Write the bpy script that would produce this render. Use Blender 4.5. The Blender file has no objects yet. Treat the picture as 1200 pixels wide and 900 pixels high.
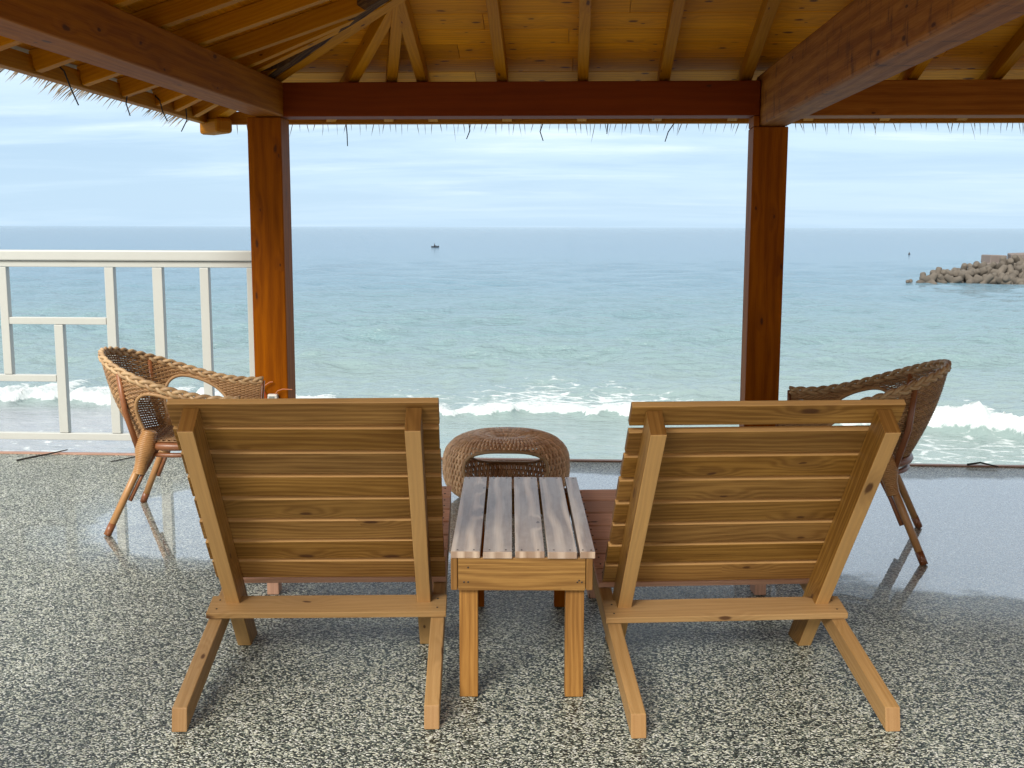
import bpy, math, random
import numpy as np
from mathutils import Vector, Matrix
random.seed(7)
S = bpy.context.scene
COL = S.collection
R = math.radians

# ------------------------------------------------------------------ helpers
def tag(o, label=None, cat=None, group=None, kind=None):
    if label: o['label'] = label
    if cat: o['category'] = cat
    if group: o['group'] = group
    if kind: o['kind'] = kind
    return o

def empty(name, loc=(0, 0, 0), rz=0, **k):
    o = bpy.data.objects.new(name, None); COL.objects.link(o)
    o.location = loc; o.rotation_euler = (0, 0, rz); o.empty_display_size = .1
    return tag(o, **k)

def copy_tree(o, parent=None):
    c = o.copy(); COL.objects.link(c)
    if parent: c.parent = parent
    for ch in list(o.children): copy_tree(ch, c)
    return c

class MB:
    """collects boards, tubes and loose faces, then links them as one mesh"""
    def __init__(s): s.v = []; s.f = []; s.uv = []; s.b = []; s.e = {}
    def face(s, pts, uvs, bid):
        n = len(s.v); s.v += [tuple(p) for p in pts]
        s.f.append(tuple(range(n, n + len(pts)))); s.uv += list(uvs); s.b.append(bid)
    def hexa(s, c, L, grain=None):
        """c: 8 corners: first 4 = start end (ccw seen from the start), last 4 = other end; grain runs start->end"""
        c = [Vector(p) for p in c]; bid = random.random(); n = len(s.v); s.v += [tuple(p) for p in c]
        off = random.uniform(0, 40); off2 = random.uniform(0, 40)
        w = (c[1] - c[0]).length; t = (c[2] - c[1]).length
        per = [0, w, w + t, 2 * w + t, 2 * w + 2 * t]
        for k in range(4):
            a, b = k, (k + 1) % 4
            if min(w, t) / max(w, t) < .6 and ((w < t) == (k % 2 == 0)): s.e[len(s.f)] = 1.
            s.f.append((n + a, n + b, n + 4 + b, n + 4 + a))
            la = (c[4 + a] - c[a]).length
            s.uv += [(off2, off + per[k]), (off2, off + per[k + 1]), (off2 + la, off + per[k + 1]), (off2 + la, off + per[k])]
            s.b.append(bid)
        s.e[len(s.f)] = 2.; s.e[len(s.f) + 1] = 2.
        s.f.append((n + 3, n + 2, n + 1, n)); s.uv += [(off2 + t * .3, off + 0), (off2 + t * .3, off + w), (off2, off + w), (off2, off)]; s.b.append(bid * .7)
        s.f.append((n + 4, n + 5, n + 6, n + 7)); s.uv += [(off2, off), (off2, off + w), (off2 + t * .3, off + w), (off2 + t * .3, off)]; s.b.append(bid * .7)
    def board(s, p0, p1, w, t, up=(0, 0, 1), jit=0):
        """straight board p0->p1; w across (perp. to up), t along up"""
        p0, p1 = Vector(p0), Vector(p1); d = (p1 - p0).normalized(); up = Vector(up)
        x = d.cross(up).normalized(); u = x.cross(d).normalized()
        q = [x * (-w / 2) + u * (-t / 2), x * (w / 2) + u * (-t / 2), x * (w / 2) + u * (t / 2), x * (-w / 2) + u * (t / 2)]
        s.hexa([p0 + a for a in q] + [p1 + a for a in q], (p1 - p0).length)
    def box(s, lo, hi, axis=0):
        lo, hi = Vector(lo), Vector(hi); c = (lo + hi) / 2; h = (hi - lo) / 2
        d = Vector((0, 0, 0)); d[axis] = h[axis]
        if axis == 2: s.board(c - d, c + d, 2 * h[0], 2 * h[1], up=(0, 1, 0))
        elif axis == 0: s.board(c - d, c + d, 2 * h[1], 2 * h[2])
        else: s.board(c - d, c + d, 2 * h[0], 2 * h[2])
    def tube(s, pts, r, n=6, cap=True, seed=None):
        pts = [Vector(p) for p in pts]
        if len(pts) < 2: return
        rs = r if isinstance(r, (list, tuple)) else [r] * len(pts)
        bid = random.random(); off = random.uniform(0, 30); base = len(s.v)
        ref = None; L = 0; lens = []
        for i, p in enumerate(pts):
            d = (pts[min(i + 1, len(pts) - 1)] - pts[max(i - 1, 0)])
            if d.length < 1e-9: d = Vector((0, 0, 1))
            d.normalize()
            if ref is None:
                ref = d.orthogonal().normalized()
            ref = (ref - d * ref.dot(d))
            if ref.length < 1e-6: ref = d.orthogonal()
            ref.normalize(); q = d.cross(ref)
            if i: L += (p - pts[i - 1]).length
            lens.append(L)
            for k in range(n):
                a = 2 * math.pi * k / n
                s.v.append(tuple(p + (ref * math.cos(a) + q * math.sin(a)) * rs[i]))
        for i in range(len(pts) - 1):
            for k in range(n):
                k2 = (k + 1) % n
                s.f.append((base + i * n + k, base + i * n + k2, base + (i + 1) * n + k2, base + (i + 1) * n + k))
                c0 = 2 * math.pi * rs[i] / n
                s.uv += [(lens[i] + off, off + k * c0), (lens[i] + off, off + (k + 1) * c0), (lens[i + 1] + off, off + (k + 1) * c0), (lens[i + 1] + off, off + k * c0)]
                s.b.append(bid)
        if cap:
            s.f.append(tuple(base + k for k in reversed(range(n)))); s.uv += [(off, off)] * n; s.b.append(bid)
            e = base + (len(pts) - 1) * n
            s.f.append(tuple(e + k for k in range(n))); s.uv += [(off, off)] * n; s.b.append(bid)
    def add(s, o, mi=1):
        """take over the faces of another collector with material slot mi"""
        if not hasattr(s, 'mi'): s.mi = []
        s.mi += [0] * (len(s.f) - len(s.mi)); n = len(s.v)
        s.v += o.v; s.f += [tuple(n + i for i in f) for f in o.f]; s.uv += o.uv; s.b += o.b; s.mi += [mi] * len(o.f)
    def build(s, name, mat, parent=None, bevel=0, smooth=False, seg=2):
        me = bpy.data.meshes.new(name); me.from_pydata(s.v, [], s.f); 
        ul = me.uv_layers.new(name='grain')
        ul.data.foreach_set('uv', [c for uv in s.uv for c in uv])
        at = me.attributes.new('bid', 'FLOAT', 'FACE'); at.data.foreach_set('value', s.b)
        ae = me.attributes.new('cut', 'FLOAT', 'FACE'); ae.data.foreach_set('value', [s.e.get(i, 0.) for i in range(len(s.f))])
        if smooth: me.polygons.foreach_set('use_smooth', [True] * len(me.polygons))
        if hasattr(s, 'mi'): me.polygons.foreach_set('material_index', (s.mi + [0] * len(s.f))[:len(s.f)])
        me.update()
        o = bpy.data.objects.new(name, me); COL.objects.link(o)
        for m in (mat if isinstance(mat, (list, tuple)) else [mat]): me.materials.append(m)
        if parent: o.parent = parent
        if bevel:
            b = o.modifiers.new('bevel', 'BEVEL'); b.width = bevel; b.segments = seg; b.limit_method = 'ANGLE'; b.angle_limit = R(40)
            b.harden_normals = False
        return o

# ------------------------------------------------------------------ materials
class NT:
    def __init__(s, m):
        m.use_nodes = True; s.t = m.node_tree; s.t.nodes.clear()
        s.out = s.n('ShaderNodeOutputMaterial')
    def n(s, ty, **k):
        x = s.t.nodes.new(ty)
        for a, b in k.items():
            if a.startswith('_'): x.inputs[int(a[1:])].default_value = b
            else: setattr(x, a, b)
        return x
    def l(s, a, b): s.t.links.new(a, b)
    def val(s, sock, v):
        if isinstance(v, bpy.types.NodeSocket): s.l(v, sock)
        else: sock.default_value = v
    def math(s, op, a, b=0., c=None, clamp=False):
        x = s.n('ShaderNodeMath', operation=op); x.use_clamp = clamp
        s.val(x.inputs[0], a); s.val(x.inputs[1], b)
        if c is not None: s.val(x.inputs[2], c)
        return x.outputs[0]
    def mapping(s, vec, scale=(1, 1, 1), loc=(0, 0, 0), rot=(0, 0, 0)):
        x = s.n('ShaderNodeMapping'); s.l(vec, x.inputs[0]); x.inputs['Scale'].default_value = scale
        x.inputs['Location'].default_value = loc; x.inputs['Rotation'].default_value = rot
        return x.outputs[0]
    def noise(s, vec, scale, detail=3, rough=.5, dist=0, out=0):
        x = s.n('ShaderNodeTexNoise'); s.l(vec, x.inputs['Vector']); x.inputs['Scale'].default_value = scale
        x.inputs['Detail'].default_value = detail; x.inputs['Roughness'].default_value = rough; x.inputs['Distortion'].default_value = dist
        return x.outputs[out]
    def ramp(s, fac, stops, interp='LINEAR'):
        x = s.n('ShaderNodeValToRGB'); x.color_ramp.interpolation = interp
        e = x.color_ramp.elements
        while len(e) < len(stops): e.new(.5)
        for q, (p, c) in zip(e, stops):
            q.position = p; q.color = (c if len(c) == 4 else (*c, 1)) if not isinstance(c, float) else (c, c, c, 1)
        s.val(x.inputs[0], fac); return x.outputs[0]
    def mix(s, fac, a, b, blend='MIX'):
        x = s.n('ShaderNodeMix', data_type='RGBA', blend_type=blend)
        s.val(x.inputs[0], fac)
        for sk, v in ((x.inputs[6], a), (x.inputs[7], b)):
            if isinstance(v, bpy.types.NodeSocket): s.l(v, sk)
            else: sk.default_value = (*v, 1) if len(v) == 3 else v
        return x.outputs[2]
    def sstep(s, v, a, b):
        x = s.n('ShaderNodeMapRange', interpolation_type='SMOOTHSTEP'); s.val(x.inputs[0], v)
        x.inputs[1].default_value = a; x.inputs[2].default_value = b; return x.outputs[0]
    def bump(s, h, strength, dist, normal=None):
        x = s.n('ShaderNodeBump'); s.val(x.inputs['Height'], h); x.inputs['Strength'].default_value = strength
        x.inputs['Distance'].default_value = dist
        if normal: s.l(normal, x.inputs['Normal'])
        return x.outputs[0]
    def bsdf(s, **k):
        x = s.n('ShaderNodeBsdfPrincipled')
        for a, v in k.items():
            a = a.replace('_', ' ')
            sk = x.inputs[a]
            if isinstance(v, tuple) and len(v) == 3: v = (*v, 1)
            s.val(sk, v)
        s.l(x.outputs[0], s.out.inputs[0]); return x

def wood(name, light, dark, knot=(.06, .02, .008), contrast=.5, rough=.5, ring=9., tint=.25, knots=.5, bump=.25, grey=None, spec=.3, streak=0, ringw=.13, edge=.0):
    m = bpy.data.materials.new(name); t = NT(m)
    uv = t.n('ShaderNodeUVMap', uv_map='grain').outputs[0]
    bid = t.n('ShaderNodeAttribute', attribute_name='bid').outputs['Fac']
    cut = t.n('ShaderNodeAttribute', attribute_name='cut').outputs['Fac']        # 1: narrow edge, painted lighter, 2: end grain
    # knots: far apart cells, most cells have none
    kw = t.n('ShaderNodeVectorMath', operation='MULTIPLY_ADD'); t.l(t.noise(t.mapping(uv, (9, 30, 1)), 1, 3, .6, out=1), kw.inputs[0]); kw.inputs[1].default_value = (.05, .016, 0); t.l(uv, kw.inputs[2])
    kv = t.mapping(kw.outputs[0], (3.4, 9., 1))
    vo = t.n('ShaderNodeTexVoronoi', feature='F1', voronoi_dimensions='2D'); t.l(kv, vo.inputs['Vector']); vo.inputs['Scale'].default_value = 1; vo.inputs['Randomness'].default_value = 1
    d = vo.outputs['Distance']
    sep = t.n('ShaderNodeSeparateColor'); t.l(vo.outputs['Color'], sep.inputs[0])
    has = t.math('LESS_THAN', sep.outputs[0], knots)
    dk = t.math('MULTIPLY', d, t.math('MULTIPLY_ADD', sep.outputs[1], 1.6, .75))
    kn = t.math('MULTIPLY', t.sstep(dk, .10, .045), has)
    halo = t.math('MULTIPLY', t.sstep(d, .40, .05), has)
    # grain
    warp = t.noise(t.mapping(uv, (1.3, 5, 1)), 1, 2, .5)
    su = t.n('ShaderNodeSeparateXYZ'); t.l(uv, su.inputs[0])
    v = t.math('ADD', su.outputs[1], t.math('MULTIPLY', warp, .09))
    v = t.math('ADD', v, t.math('MULTIPLY', halo, .035))
    v = t.math('ADD', v, t.math('MULTIPLY', t.noise(t.mapping(uv, (.5, 16, 1)), 1, 2, .5), .055))
    rings = t.math('SINE', t.math('MULTIPLY', v, 2 * math.pi * ring * 6))
    rings = t.math('MULTIPLY_ADD', rings, .5, .5)
    fib = t.noise(t.mapping(uv, (5, 220, 1)), 1, 4, .65)
    broad = t.noise(t.mapping(uv, (1.2, 9, 1)), 1, 4, .6)
    g = t.math('ADD', t.math('MULTIPLY', rings, ringw), t.math('ADD', t.math('MULTIPLY', fib, .62 - ringw), t.math('MULTIPLY', broad, .62)))
    g = t.ramp(g, [(.5 - contrast * .42, 0.), (.5 + contrast * .52, 1.)])
    c = t.mix(g, light, dark)
    # board to board differences
    hs = t.n('ShaderNodeHueSaturation'); t.l(c, hs.inputs['Color'])
    t.l(t.math('MULTIPLY_ADD', bid, tint * 1.6, 1 - tint * .8), hs.inputs['Value'])
    t.l(t.math('MULTIPLY_ADD', t.math('FRACT', t.math('MULTIPLY', bid, 7.3)), -.08, 1.10), hs.inputs['Saturation'])
    c = hs.outputs[0]
    if grey:
        gm = t.noise(t.mapping(uv, (2.5, 8, 1)), 1, 5, .7)
        c = t.mix(t.math('MULTIPLY', t.sstep(gm, .3, .72), .55), c, grey)
    if streak:
        st = t.noise(t.mapping(uv, (14, 5, 1)), 1, 5, .7)
        c = t.mix(t.math('MULTIPLY', t.sstep(st, .52, .70), streak), c, knot)
    c = t.mix(t.math('MULTIPLY', t.math('COMPARE', cut, 1., .2), edge), c, tuple(min(1., q * 1.35 + .05) for q in light))  # narrow edges paler: light on the slat ledges painted into the colour
    c = t.mix(t.math('MULTIPLY', t.math('COMPARE', cut, 2., .2), .4), c, (dark[0] * 1.1, dark[1] * .95, dark[2] * .9))
    c = t.mix(t.math('MULTIPLY', halo, .35), c, dark)
    c = t.mix(t.math('MULTIPLY', kn, .85), c, knot)
    h = t.math('ADD', t.math('MULTIPLY', fib, .7), t.math('MULTIPLY', rings, .3))
    nb = t.bump(h, bump, .002)
    t.bsdf(Base_Color=c, Roughness=t.math('MULTIPLY_ADD', fib, .25, rough - .1), Normal=nb, Specular_IOR_Level=spec)
    return m

def plain(name, col, rough=.6, var=.15, scale=20, metal=0, bump=0):
    m = bpy.data.materials.new(name); t = NT(m)
    tc = t.n('ShaderNodeTexCoord').outputs['Object']
    nz = t.noise(tc, scale, 5, .65)
    c = t.mix(nz, tuple(x * (1 - var) for x in col), tuple(min(1, x * (1 + var)) for x in col))
    k = {}
    if bump: k['Normal'] = t.bump(nz, bump, .01)
    t.bsdf(Base_Color=c, Roughness=rough, Metallic=float(metal), **k)
    return m

M = {}
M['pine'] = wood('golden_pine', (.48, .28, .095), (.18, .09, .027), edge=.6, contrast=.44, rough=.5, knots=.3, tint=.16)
M['pine_pale'] = wood('pale_pine_legs', (.50, .33, .165), (.28, .165, .07), contrast=.7, rough=.55, knots=.4)
M['seat'] = wood('reddish_seat_wood', (.80, .50, .36), (.46, .26, .18), contrast=.7, rough=.5, knots=.25)
M['table_top'] = wood('weathered_table_wood', (.84, .69, .53), (.30, .20, .13), contrast=.30, rough=.34, ring=3.2, grey=(.74, .67, .58), tint=.15, bump=.6, knots=.35, ringw=.42, spec=.85)
M['beam'] = wood('varnished_beam', (.40, .145, .022), (.20, .058, .007), contrast=.5, rough=.62, ring=4., tint=.1, knots=.35, spec=.12)
M['table_leg'] = wood('orange_pine_legs', (.46, .25, .085), (.21, .10, .03), contrast=.45, rough=.5, knots=.3)
M['beam_red'] = wood('dark_red_beam', (.24, .048, .006), (.13, .022, .003), contrast=.8, rough=.6, ring=4., tint=.08, knots=.2, spec=.12)
M['beam_aged'] = wood('aged_beam', (.46, .195, .055), (.20, .07, .018), contrast=.45, rough=.62, spec=.12, ring=3., tint=.1, knots=.2, streak=.75, knot=(.05, .016, .008))
M['post'] = wood('varnished_post', (.41, .125, .013), (.19, .048, .005), contrast=.5, rough=.5, ring=3., tint=.12, knots=.5, spec=.06)
M['rafter'] = wood('varnished_rafter', (.58, .25, .025), (.32, .115, .010), contrast=.7, rough=.6, knots=.3, spec=.12)
M['ceiling'] = wood('ceiling_boards', (.86, .37, .03), (.50, .185, .013), contrast=.5, rough=.62, knots=.8, tint=.22, ring=5., spec=.15)
M['bark'] = wood('barky_hip_log', (.16, .085, .03), (.03, .012, .006), contrast=.4, rough=.9, knots=.7, bump=1., streak=.8)
M['white'] = plain('cream_painted_metal', (.46, .48, .455), .42, .06, 7)
M['thatch'] = plain('dry_thatch', (.26, .20, .13), .9, .5, 60)
M['stem'] = plain('dark_stem', (.02, .015, .012), .7, .3, 30)
M['tetra'] = plain('wet_concrete', (.115, .10, .082), .85, .8, .6, bump=.6)
M['tetra_pink'] = plain('pale_pink_concrete', (.17, .145, .135), .85, .2, .5)
M['plastic'] = plain('white_plastic', (.62, .60, .56), .4, .05)
M['label_grey'] = plain('grey_box_face', (.22, .25, .24), .4, .3, 300)
M['cable_orange'] = plain('orange_cable', (.55, .20, .09), .5, .1)
M['cable_red'] = plain('red_cable', (.33, .03, .01), .5, .1)
M['black'] = plain('black_hull', (.03, .035, .045), .5, .2)
M['lip'] = plain('copper_coloured_edging', (.36, .20, .14), .5, .35, 9)
M['screw'] = plain('dark_screw', (.05, .04, .035), .4, .2, metal=.6)

def wicker_mat(name, a, b, rough=.5):
    m = bpy.data.materials.new(name); t = NT(m)
    uv = t.n('ShaderNodeUVMap', uv_map='grain').outputs[0]
    bid = t.n('ShaderNodeAttribute', attribute_name='bid').outputs['Fac']
    tc = t.n('ShaderNodeTexCoord').outputs['Object']
    nz = t.noise(t.mapping(uv, (30, 300, 1)), 1, 3, .6)
    n2 = t.noise(tc, 9, 4, .6)
    f = t.math('ADD', t.math('MULTIPLY', nz, .35), t.math('ADD', t.math('MULTIPLY', bid, .35), t.math('MULTIPLY', n2, .45)))
    c = t.mix(t.ramp(f, [(.3, 0.), (.85, 1.)]), a, b)
    t.bsdf(Base_Color=c, Roughness=rough, Normal=t.bump(nz, .3, .001))
    return m
M['wicker'] = wicker_mat('brown_wicker', (.50, .30, .135), (.19, .09, .035))
M['braid'] = wicker_mat('pale_wicker_braid', (.56, .39, .21), (.27, .15, .07))
M['wicker_pink'] = wicker_mat('dusty_wicker', (.95, .66, .40), (.42, .23, .12))
M['cane'] = wicker_mat('yellow_rattan_cane', (.50, .28, .11), (.26, .115, .038), .38)
M['cane_red'] = wicker_mat('reddish_rattan_cane', (.33, .13, .05), (.13, .042, .016), .35)

# ------------------------------------------------------------------ terrace floor
def floor_material():
    m = bpy.data.materials.new('pebble_resin_floor'); t = NT(m)
    pos = t.n('ShaderNodeTexCoord').outputs['Object']
    warp = t.noise(pos, 60, 2, .5, out=1)
    wv = t.n('ShaderNodeVectorMath', operation='MULTIPLY_ADD'); t.l(warp, wv.inputs[0]); wv.inputs[1].default_value = (.012, .012, 0); t.l(pos, wv.inputs[2])
    flat = t.n('ShaderNodeVectorMath', operation='MULTIPLY'); t.l(wv.outputs[0], flat.inputs[0]); flat.inputs[1].default_value = (1, 1, 0)
    P = flat.outputs[0]
    def chips(scale, rot):
        q = t.mapping(P, (scale, scale * 1.7, 1), rot=(0, 0, rot))
        v = t.n('ShaderNodeTexVoronoi', feature='F1', voronoi_dimensions='2D'); t.l(q, v.inputs['Vector']); v.inputs['Scale'].default_value = 1
        s_ = t.n('ShaderNodeSeparateColor'); t.l(v.outputs['Color'], s_.inputs[0])
        return v.outputs['Distance'], s_.outputs[0], s_.outputs[1]
    d1, c1, k1 = chips(132, .5); d2, c2, k2 = chips(165, -1.1)
    pick = t.math('GREATER_THAN', k1, .5)
    def sel(a, b): return t.math('ADD', t.math('MULTIPLY', pick, a), t.math('MULTIPLY', t.math('SUBTRACT', 1, pick), b))
    d = sel(d1, d2); c = sel(c1, c2)
    big = t.noise(pos, 1.3, 4, .6)
    c = t.math('ADD', c, t.math('MULTIPLY_ADD', big, .3, -.15))
    colr = t.ramp(c, [(0., (.008, .014, .011)), (.26, (.030, .046, .036)), (.41, (.14, .175, .14)), (.53, (.38, .42, .34)), (.66, (.76, .79, .64)), (.86, (.88, .91, .84))], 'CONSTANT')
    gap = t.sstep(d, .66, .46)
    colr = t.mix(gap, (.012, .016, .014), colr)
    # standing water
    sp = t.n('ShaderNodeSeparateXYZ'); t.l(pos, sp.inputs[0])
    wob = t.noise(pos, 1.1, 4, .55); wob2 = t.noise(pos, 8, 6, .65)
    def pud(cx, cy, rx, ry):
        a = t.math('DIVIDE', t.math('SUBTRACT', sp.outputs[0], cx), rx); b = t.math('DIVIDE', t.math('SUBTRACT', sp.outputs[1], cy), ry)
        r = t.math('SQRT', t.math('ADD', t.math('POWER', t.math('ABSOLUTE', a), 2.6), t.math('POWER', t.math('ABSOLUTE', b), 2.6)))
        return t.math('SUBTRACT', 1, r)
    pl = t.math('MAXIMUM', pud(-1.15, 5.02, 1.05, .70), pud(2.75, 5.06, 2.1, 1.06))
    pl = t.math('MAXIMUM', pl, pud(-.15, 5.55, .75, .55))
    pl = t.math('ADD', pl, t.math('MULTIPLY_ADD', wob, .34, -.17)); pl = t.math('ADD', pl, t.math('MULTIPLY_ADD', wob2, .30, -.15))
    stones = t.math('MULTIPLY', t.sstep(d, .0, .6), .05)
    pl = t.math('ADD', pl, stones)
    water = t.math('MAXIMUM', t.sstep(pl, -.05, .11), t.math('MULTIPLY', t.sstep(pl, -.55, .0), .22))
    film = t.sstep(pl, -.35, .08)
    h = t.math('MULTIPLY', t.sstep(d, .62, .15), t.math('MULTIPLY_ADD', c, .5, .6))
    nb = t.bump(h, .8, .0035)
    base = t.mix(t.math('MULTIPLY', film, .35), colr, t.mix(1., colr, (.62, .68, .66), 'MULTIPLY'))
    rip = t.bump(t.noise(pos, 26, 2, .5), .015, .01)
    rough = t.math('MULTIPLY_ADD', film, -.14, .42)
    x = t.bsdf(Base_Color=base, Roughness=rough, Normal=nb, Specular_IOR_Level=.5, Coat_Weight=t.math('MULTIPLY', water, 1.), Coat_Roughness=.012, Coat_IOR=2.5)
    t.l(rip, x.inputs['Coat Normal'])
    return m
M['floor'] = floor_material()

def box_obj(name, lo, hi, mat, parent=None, bevel=0):
    b = MB(); b.box(lo, hi); return b.build(name, mat, parent, bevel)

me = bpy.data.meshes.new('terrace_floor')
me.from_pydata([(-9, .9, 0), (9, .9, 0), (9, 6.40, 0), (-9, 6.44, 0)], [], [(0, 1, 2, 3)])
fl = bpy.data.objects.new('terrace_floor', me); COL.objects.link(fl); me.materials.append(M['floor']); tag(fl, kind='structure')
me = bpy.data.meshes.new('unseen_bounce_paving'); me.from_pydata([(-9, -6, 0), (9, -6, 0), (9, .896, 0), (-9, .896, 0)], [], [(0, 1, 2, 3)])
pv = bpy.data.objects.new('unseen_bounce_paving', me); COL.objects.link(pv); me.materials.append(plain('pale_bounce_paving', (.58, .52, .44), .8, .12, 3)); tag(pv, kind='structure')  # added pale ground behind the camera, bounces light up to the ceiling
b = MB(); b.hexa([(-9, -6, -5.6), (9, -6, -5.6), (9, -6, -.006), (-9, -6, -.006), (-9, 6.435, -5.6), (9, 6.395, -5.6), (9, 6.395, -.006), (-9, 6.435, -.006)], 1)
tag(b.build('terrace_wall', plain('terrace_concrete', (.34, .33, .30), .85, .2, 2)), kind='structure')
b = MB(); b.hexa([(-9, 6.425, -.05), (-9, 6.465, -.05), (-9, 6.465, .008), (-9, 6.425, .008), (9, 6.385, -.05), (9, 6.425, -.05), (9, 6.425, .008), (9, 6.385, .008)], 1)
tag(b.build('floor_edging', M['lip'], bevel=.002), kind='structure')

# ------------------------------------------------------------------ sea
SEA = -4.6
def build_sea():
    rng = np.random.RandomState(3)
    nr, nc = 760, 560
    ang = np.concatenate([np.linspace(17, 1.2, 640, endpoint=False), np.geomspace(1.2, .012, 120)])
    Y = 5.965 / np.tan(np.radians(ang))
    nr = len(Y)
    tt = np.linspace(-1, 1, nc)
    YY = np.repeat(Y[:, None], nc, 1); XX = tt[None, :] * (YY * .62 + 8)
    step = np.gradient(Y)[:, None] * 1.0; cs = (YY * .62 + 8) * 2 / nc
    Z = np.zeros_like(YY)
    for i in range(70):
        lam = np.exp(rng.uniform(np.log(.45), np.log(14)))
        k = 2 * np.pi / lam; th = rng.normal(0, .62) + .12
        amp = .0085 * lam ** .72 * (1 if lam > 1.2 else .8)
        ph = rng.uniform(0, 6.28)
        fade = np.clip((lam / np.maximum(np.maximum(step, cs), 1e-3) - 3) / 3, 0, 1)
        fade = fade * np.clip((YY - 31) / 22, .12, 1)
        a = k * (XX * np.sin(th) + YY * np.cos(th)) + ph
        Z += fade * amp * (np.sin(a) + .25 * np.sin(2 * a + .5))
    Z[YY > 900] = 0
    def nz(x, seed, n=9, lo=.5, hi=8):
        r = np.random.RandomState(seed); s = 0
        for i in range(n):
            L = np.exp(r.uniform(np.log(lo), np.log(hi))); s = s + np.sin(2 * np.pi * x / L + r.uniform(0, 6.28)) * L ** .6
        return s / (hi ** .6 * 1.6)
    xs = XX
    ys = np.interp(xs, [-40, -19, -15, -7.5, -3.4, .9, 5, 10.6, 13, 30], [35.6, 35.9, 36.2, 35.6, 34.9, 35.0, 34.0, 32.5, 31.8, 30.5]) + .45 * nz(xs, 5)
    wid = np.interp(xs, [-40, -19, -12, -7, -3, 1, 6, 9.5, 12, 15, 30], [4.0, 4.0, 3.6, 1.3, 1.6, 1.7, 1.3, 4.4, 4.6, 4.4, 4.2]) * (1 + .35 * nz(xs, 8, lo=1, hi=5))
    d = YY - ys
    hgt = np.interp(xs, [-40, -12, -7, 1, 6, 10, 30], [.40, .42, .42, .42, .40, .72, .72]) * (1 + .35 * nz(xs, 11, lo=.6, hi=4))
    front = 1 / (1 + np.exp(-(d - .15) * 7)); back = np.exp(-np.clip(d, 0, None) / (wid * .55))
    Z += hgt * front * back
    Z += .10 * np.exp(-((d - 7 + .8 * nz(xs, 21)) / 1.5) ** 2) * (YY < 80)
    # foam amount 0..1
    crest = np.clip((d + .15) / .35, 0, 1) * np.clip(1.25 - d / wid, 0, 1)
    streak_w = np.interp(xs, [-40, -14, -9, -5, -1, 3, 6, 9, 30], [.02, .08, .30, .34, .62, .62, .16, .05, .02])
    tail = np.interp(xs, [-40, -8, -1, 3, 7, 30], [3, 5, 9, 8.5, 5, 3])
    streaks = streak_w * np.clip(1 - (d - wid * .5) / tail, 0, 1) * (d > 0)
    wash = np.interp(xs, [-40, -14, -10, 6, 9, 30], [.30, .27, .05, .05, .30, .30]) * np.clip((35 - YY) / 4, 0, 1) * (d < 0)
    foam = np.maximum(np.maximum(crest, streaks), wash)
    Z += crest * .10 * (np.random.RandomState(4).rand(*Z.shape) ** 2) * (d > 0)
    foam[YY > 75] = 0
    v = np.stack([XX, YY, Z], -1).reshape(-1, 3)
    idx = np.arange(nr * nc).reshape(nr, nc)
    f = np.stack([idx[:-1, :-1], idx[:-1, 1:], idx[1:, 1:], idx[1:, :-1]], -1).reshape(-1, 4)
    me = bpy.data.meshes.new('sea')
    me.vertices.add(len(v)); me.vertices.foreach_set('co', v.ravel())
    me.loops.add(f.size); me.loops.foreach_set('vertex_index', f.ravel().astype(np.int32))
    me.polygons.add(len(f)); me.polygons.foreach_set('loop_start', np.arange(0, f.size, 4, dtype=np.int32))
    me.polygons.foreach_set('use_smooth', np.ones(len(f), dtype=bool))
    at = me.attributes.new('foam', 'FLOAT', 'POINT'); at.data.foreach_set('value', foam.ravel().astype(np.float32))
    me.update(calc_edges=True); me.validate()
    o = bpy.data.objects.new('sea', me); COL.objects.link(o); o.location = (0, 0, SEA)
    for near in (True, False):
        m = bpy.data.materials.new('sea_water'); t = NT(m)
        pos = t.n('ShaderNodeTexCoord').outputs['Object']
        sp = t.n('ShaderNodeSeparateXYZ'); t.l(pos, sp.inputs[0]); y = sp.outputs[1]
        # shallow pale green water over sand, deeper blue farther out
        yn = t.math('ADD', y, t.math('MULTIPLY_ADD', t.noise(t.mapping(pos, (.02, .06, 1)), 1, 3, .5), 30, -15))
        lg = t.math('LOGARITHM', t.math('MAXIMUM', yn, 12), 10)
        c = t.ramp(t.math('DIVIDE', lg, 4.), [(.335, (.23, .30, .29)), (.40, (.215, .30, .30)), (.45, (.175, .285, .315)), (.52, (.135, .25, .33)), (.62, (.10, .195, .29)), (.85, (.08, .16, .235))])
        xl = t.sstep(sp.outputs[0], -7, -13); nearm = t.sstep(y, 37, 34)
        c = t.mix(t.math('MULTIPLY', t.math('MULTIPLY', xl, nearm), .75), c, (.33, .34, .38))
        if near:
         fa = t.n('ShaderNodeAttribute', attribute_name='foam').outputs['Fac']
         n1 = t.noise(t.mapping(pos, (2.6, 2.0, 1)), 1, 8, .72, .6); n2 = t.noise(t.mapping(pos, (.8, 2.6, 1)), 1, 6, .6, 1.4)
         vr = t.n('ShaderNodeTexVoronoi', feature='DISTANCE_TO_EDGE', voronoi_dimensions='2D'); t.l(t.mapping(pos, (.9, 1.3, 1)), vr.inputs['Vector']); vr.inputs['Scale'].default_value = 1.
         lace = t.sstep(vr.outputs['Distance'], .16, .0)
         nn = t.math('ADD', t.math('MULTIPLY', n1, .5), t.math('MULTIPLY', n2, .5))
         thr = t.math('SUBTRACT', t.math('MULTIPLY_ADD', fa, .62, t.math('MULTIPLY', lace, .10)), .26)
         fm = t.sstep(t.math('ADD', nn, thr), .46, .60)
         fm = t.math('MULTIPLY', fm, t.sstep(fa, .0, .12))
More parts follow.
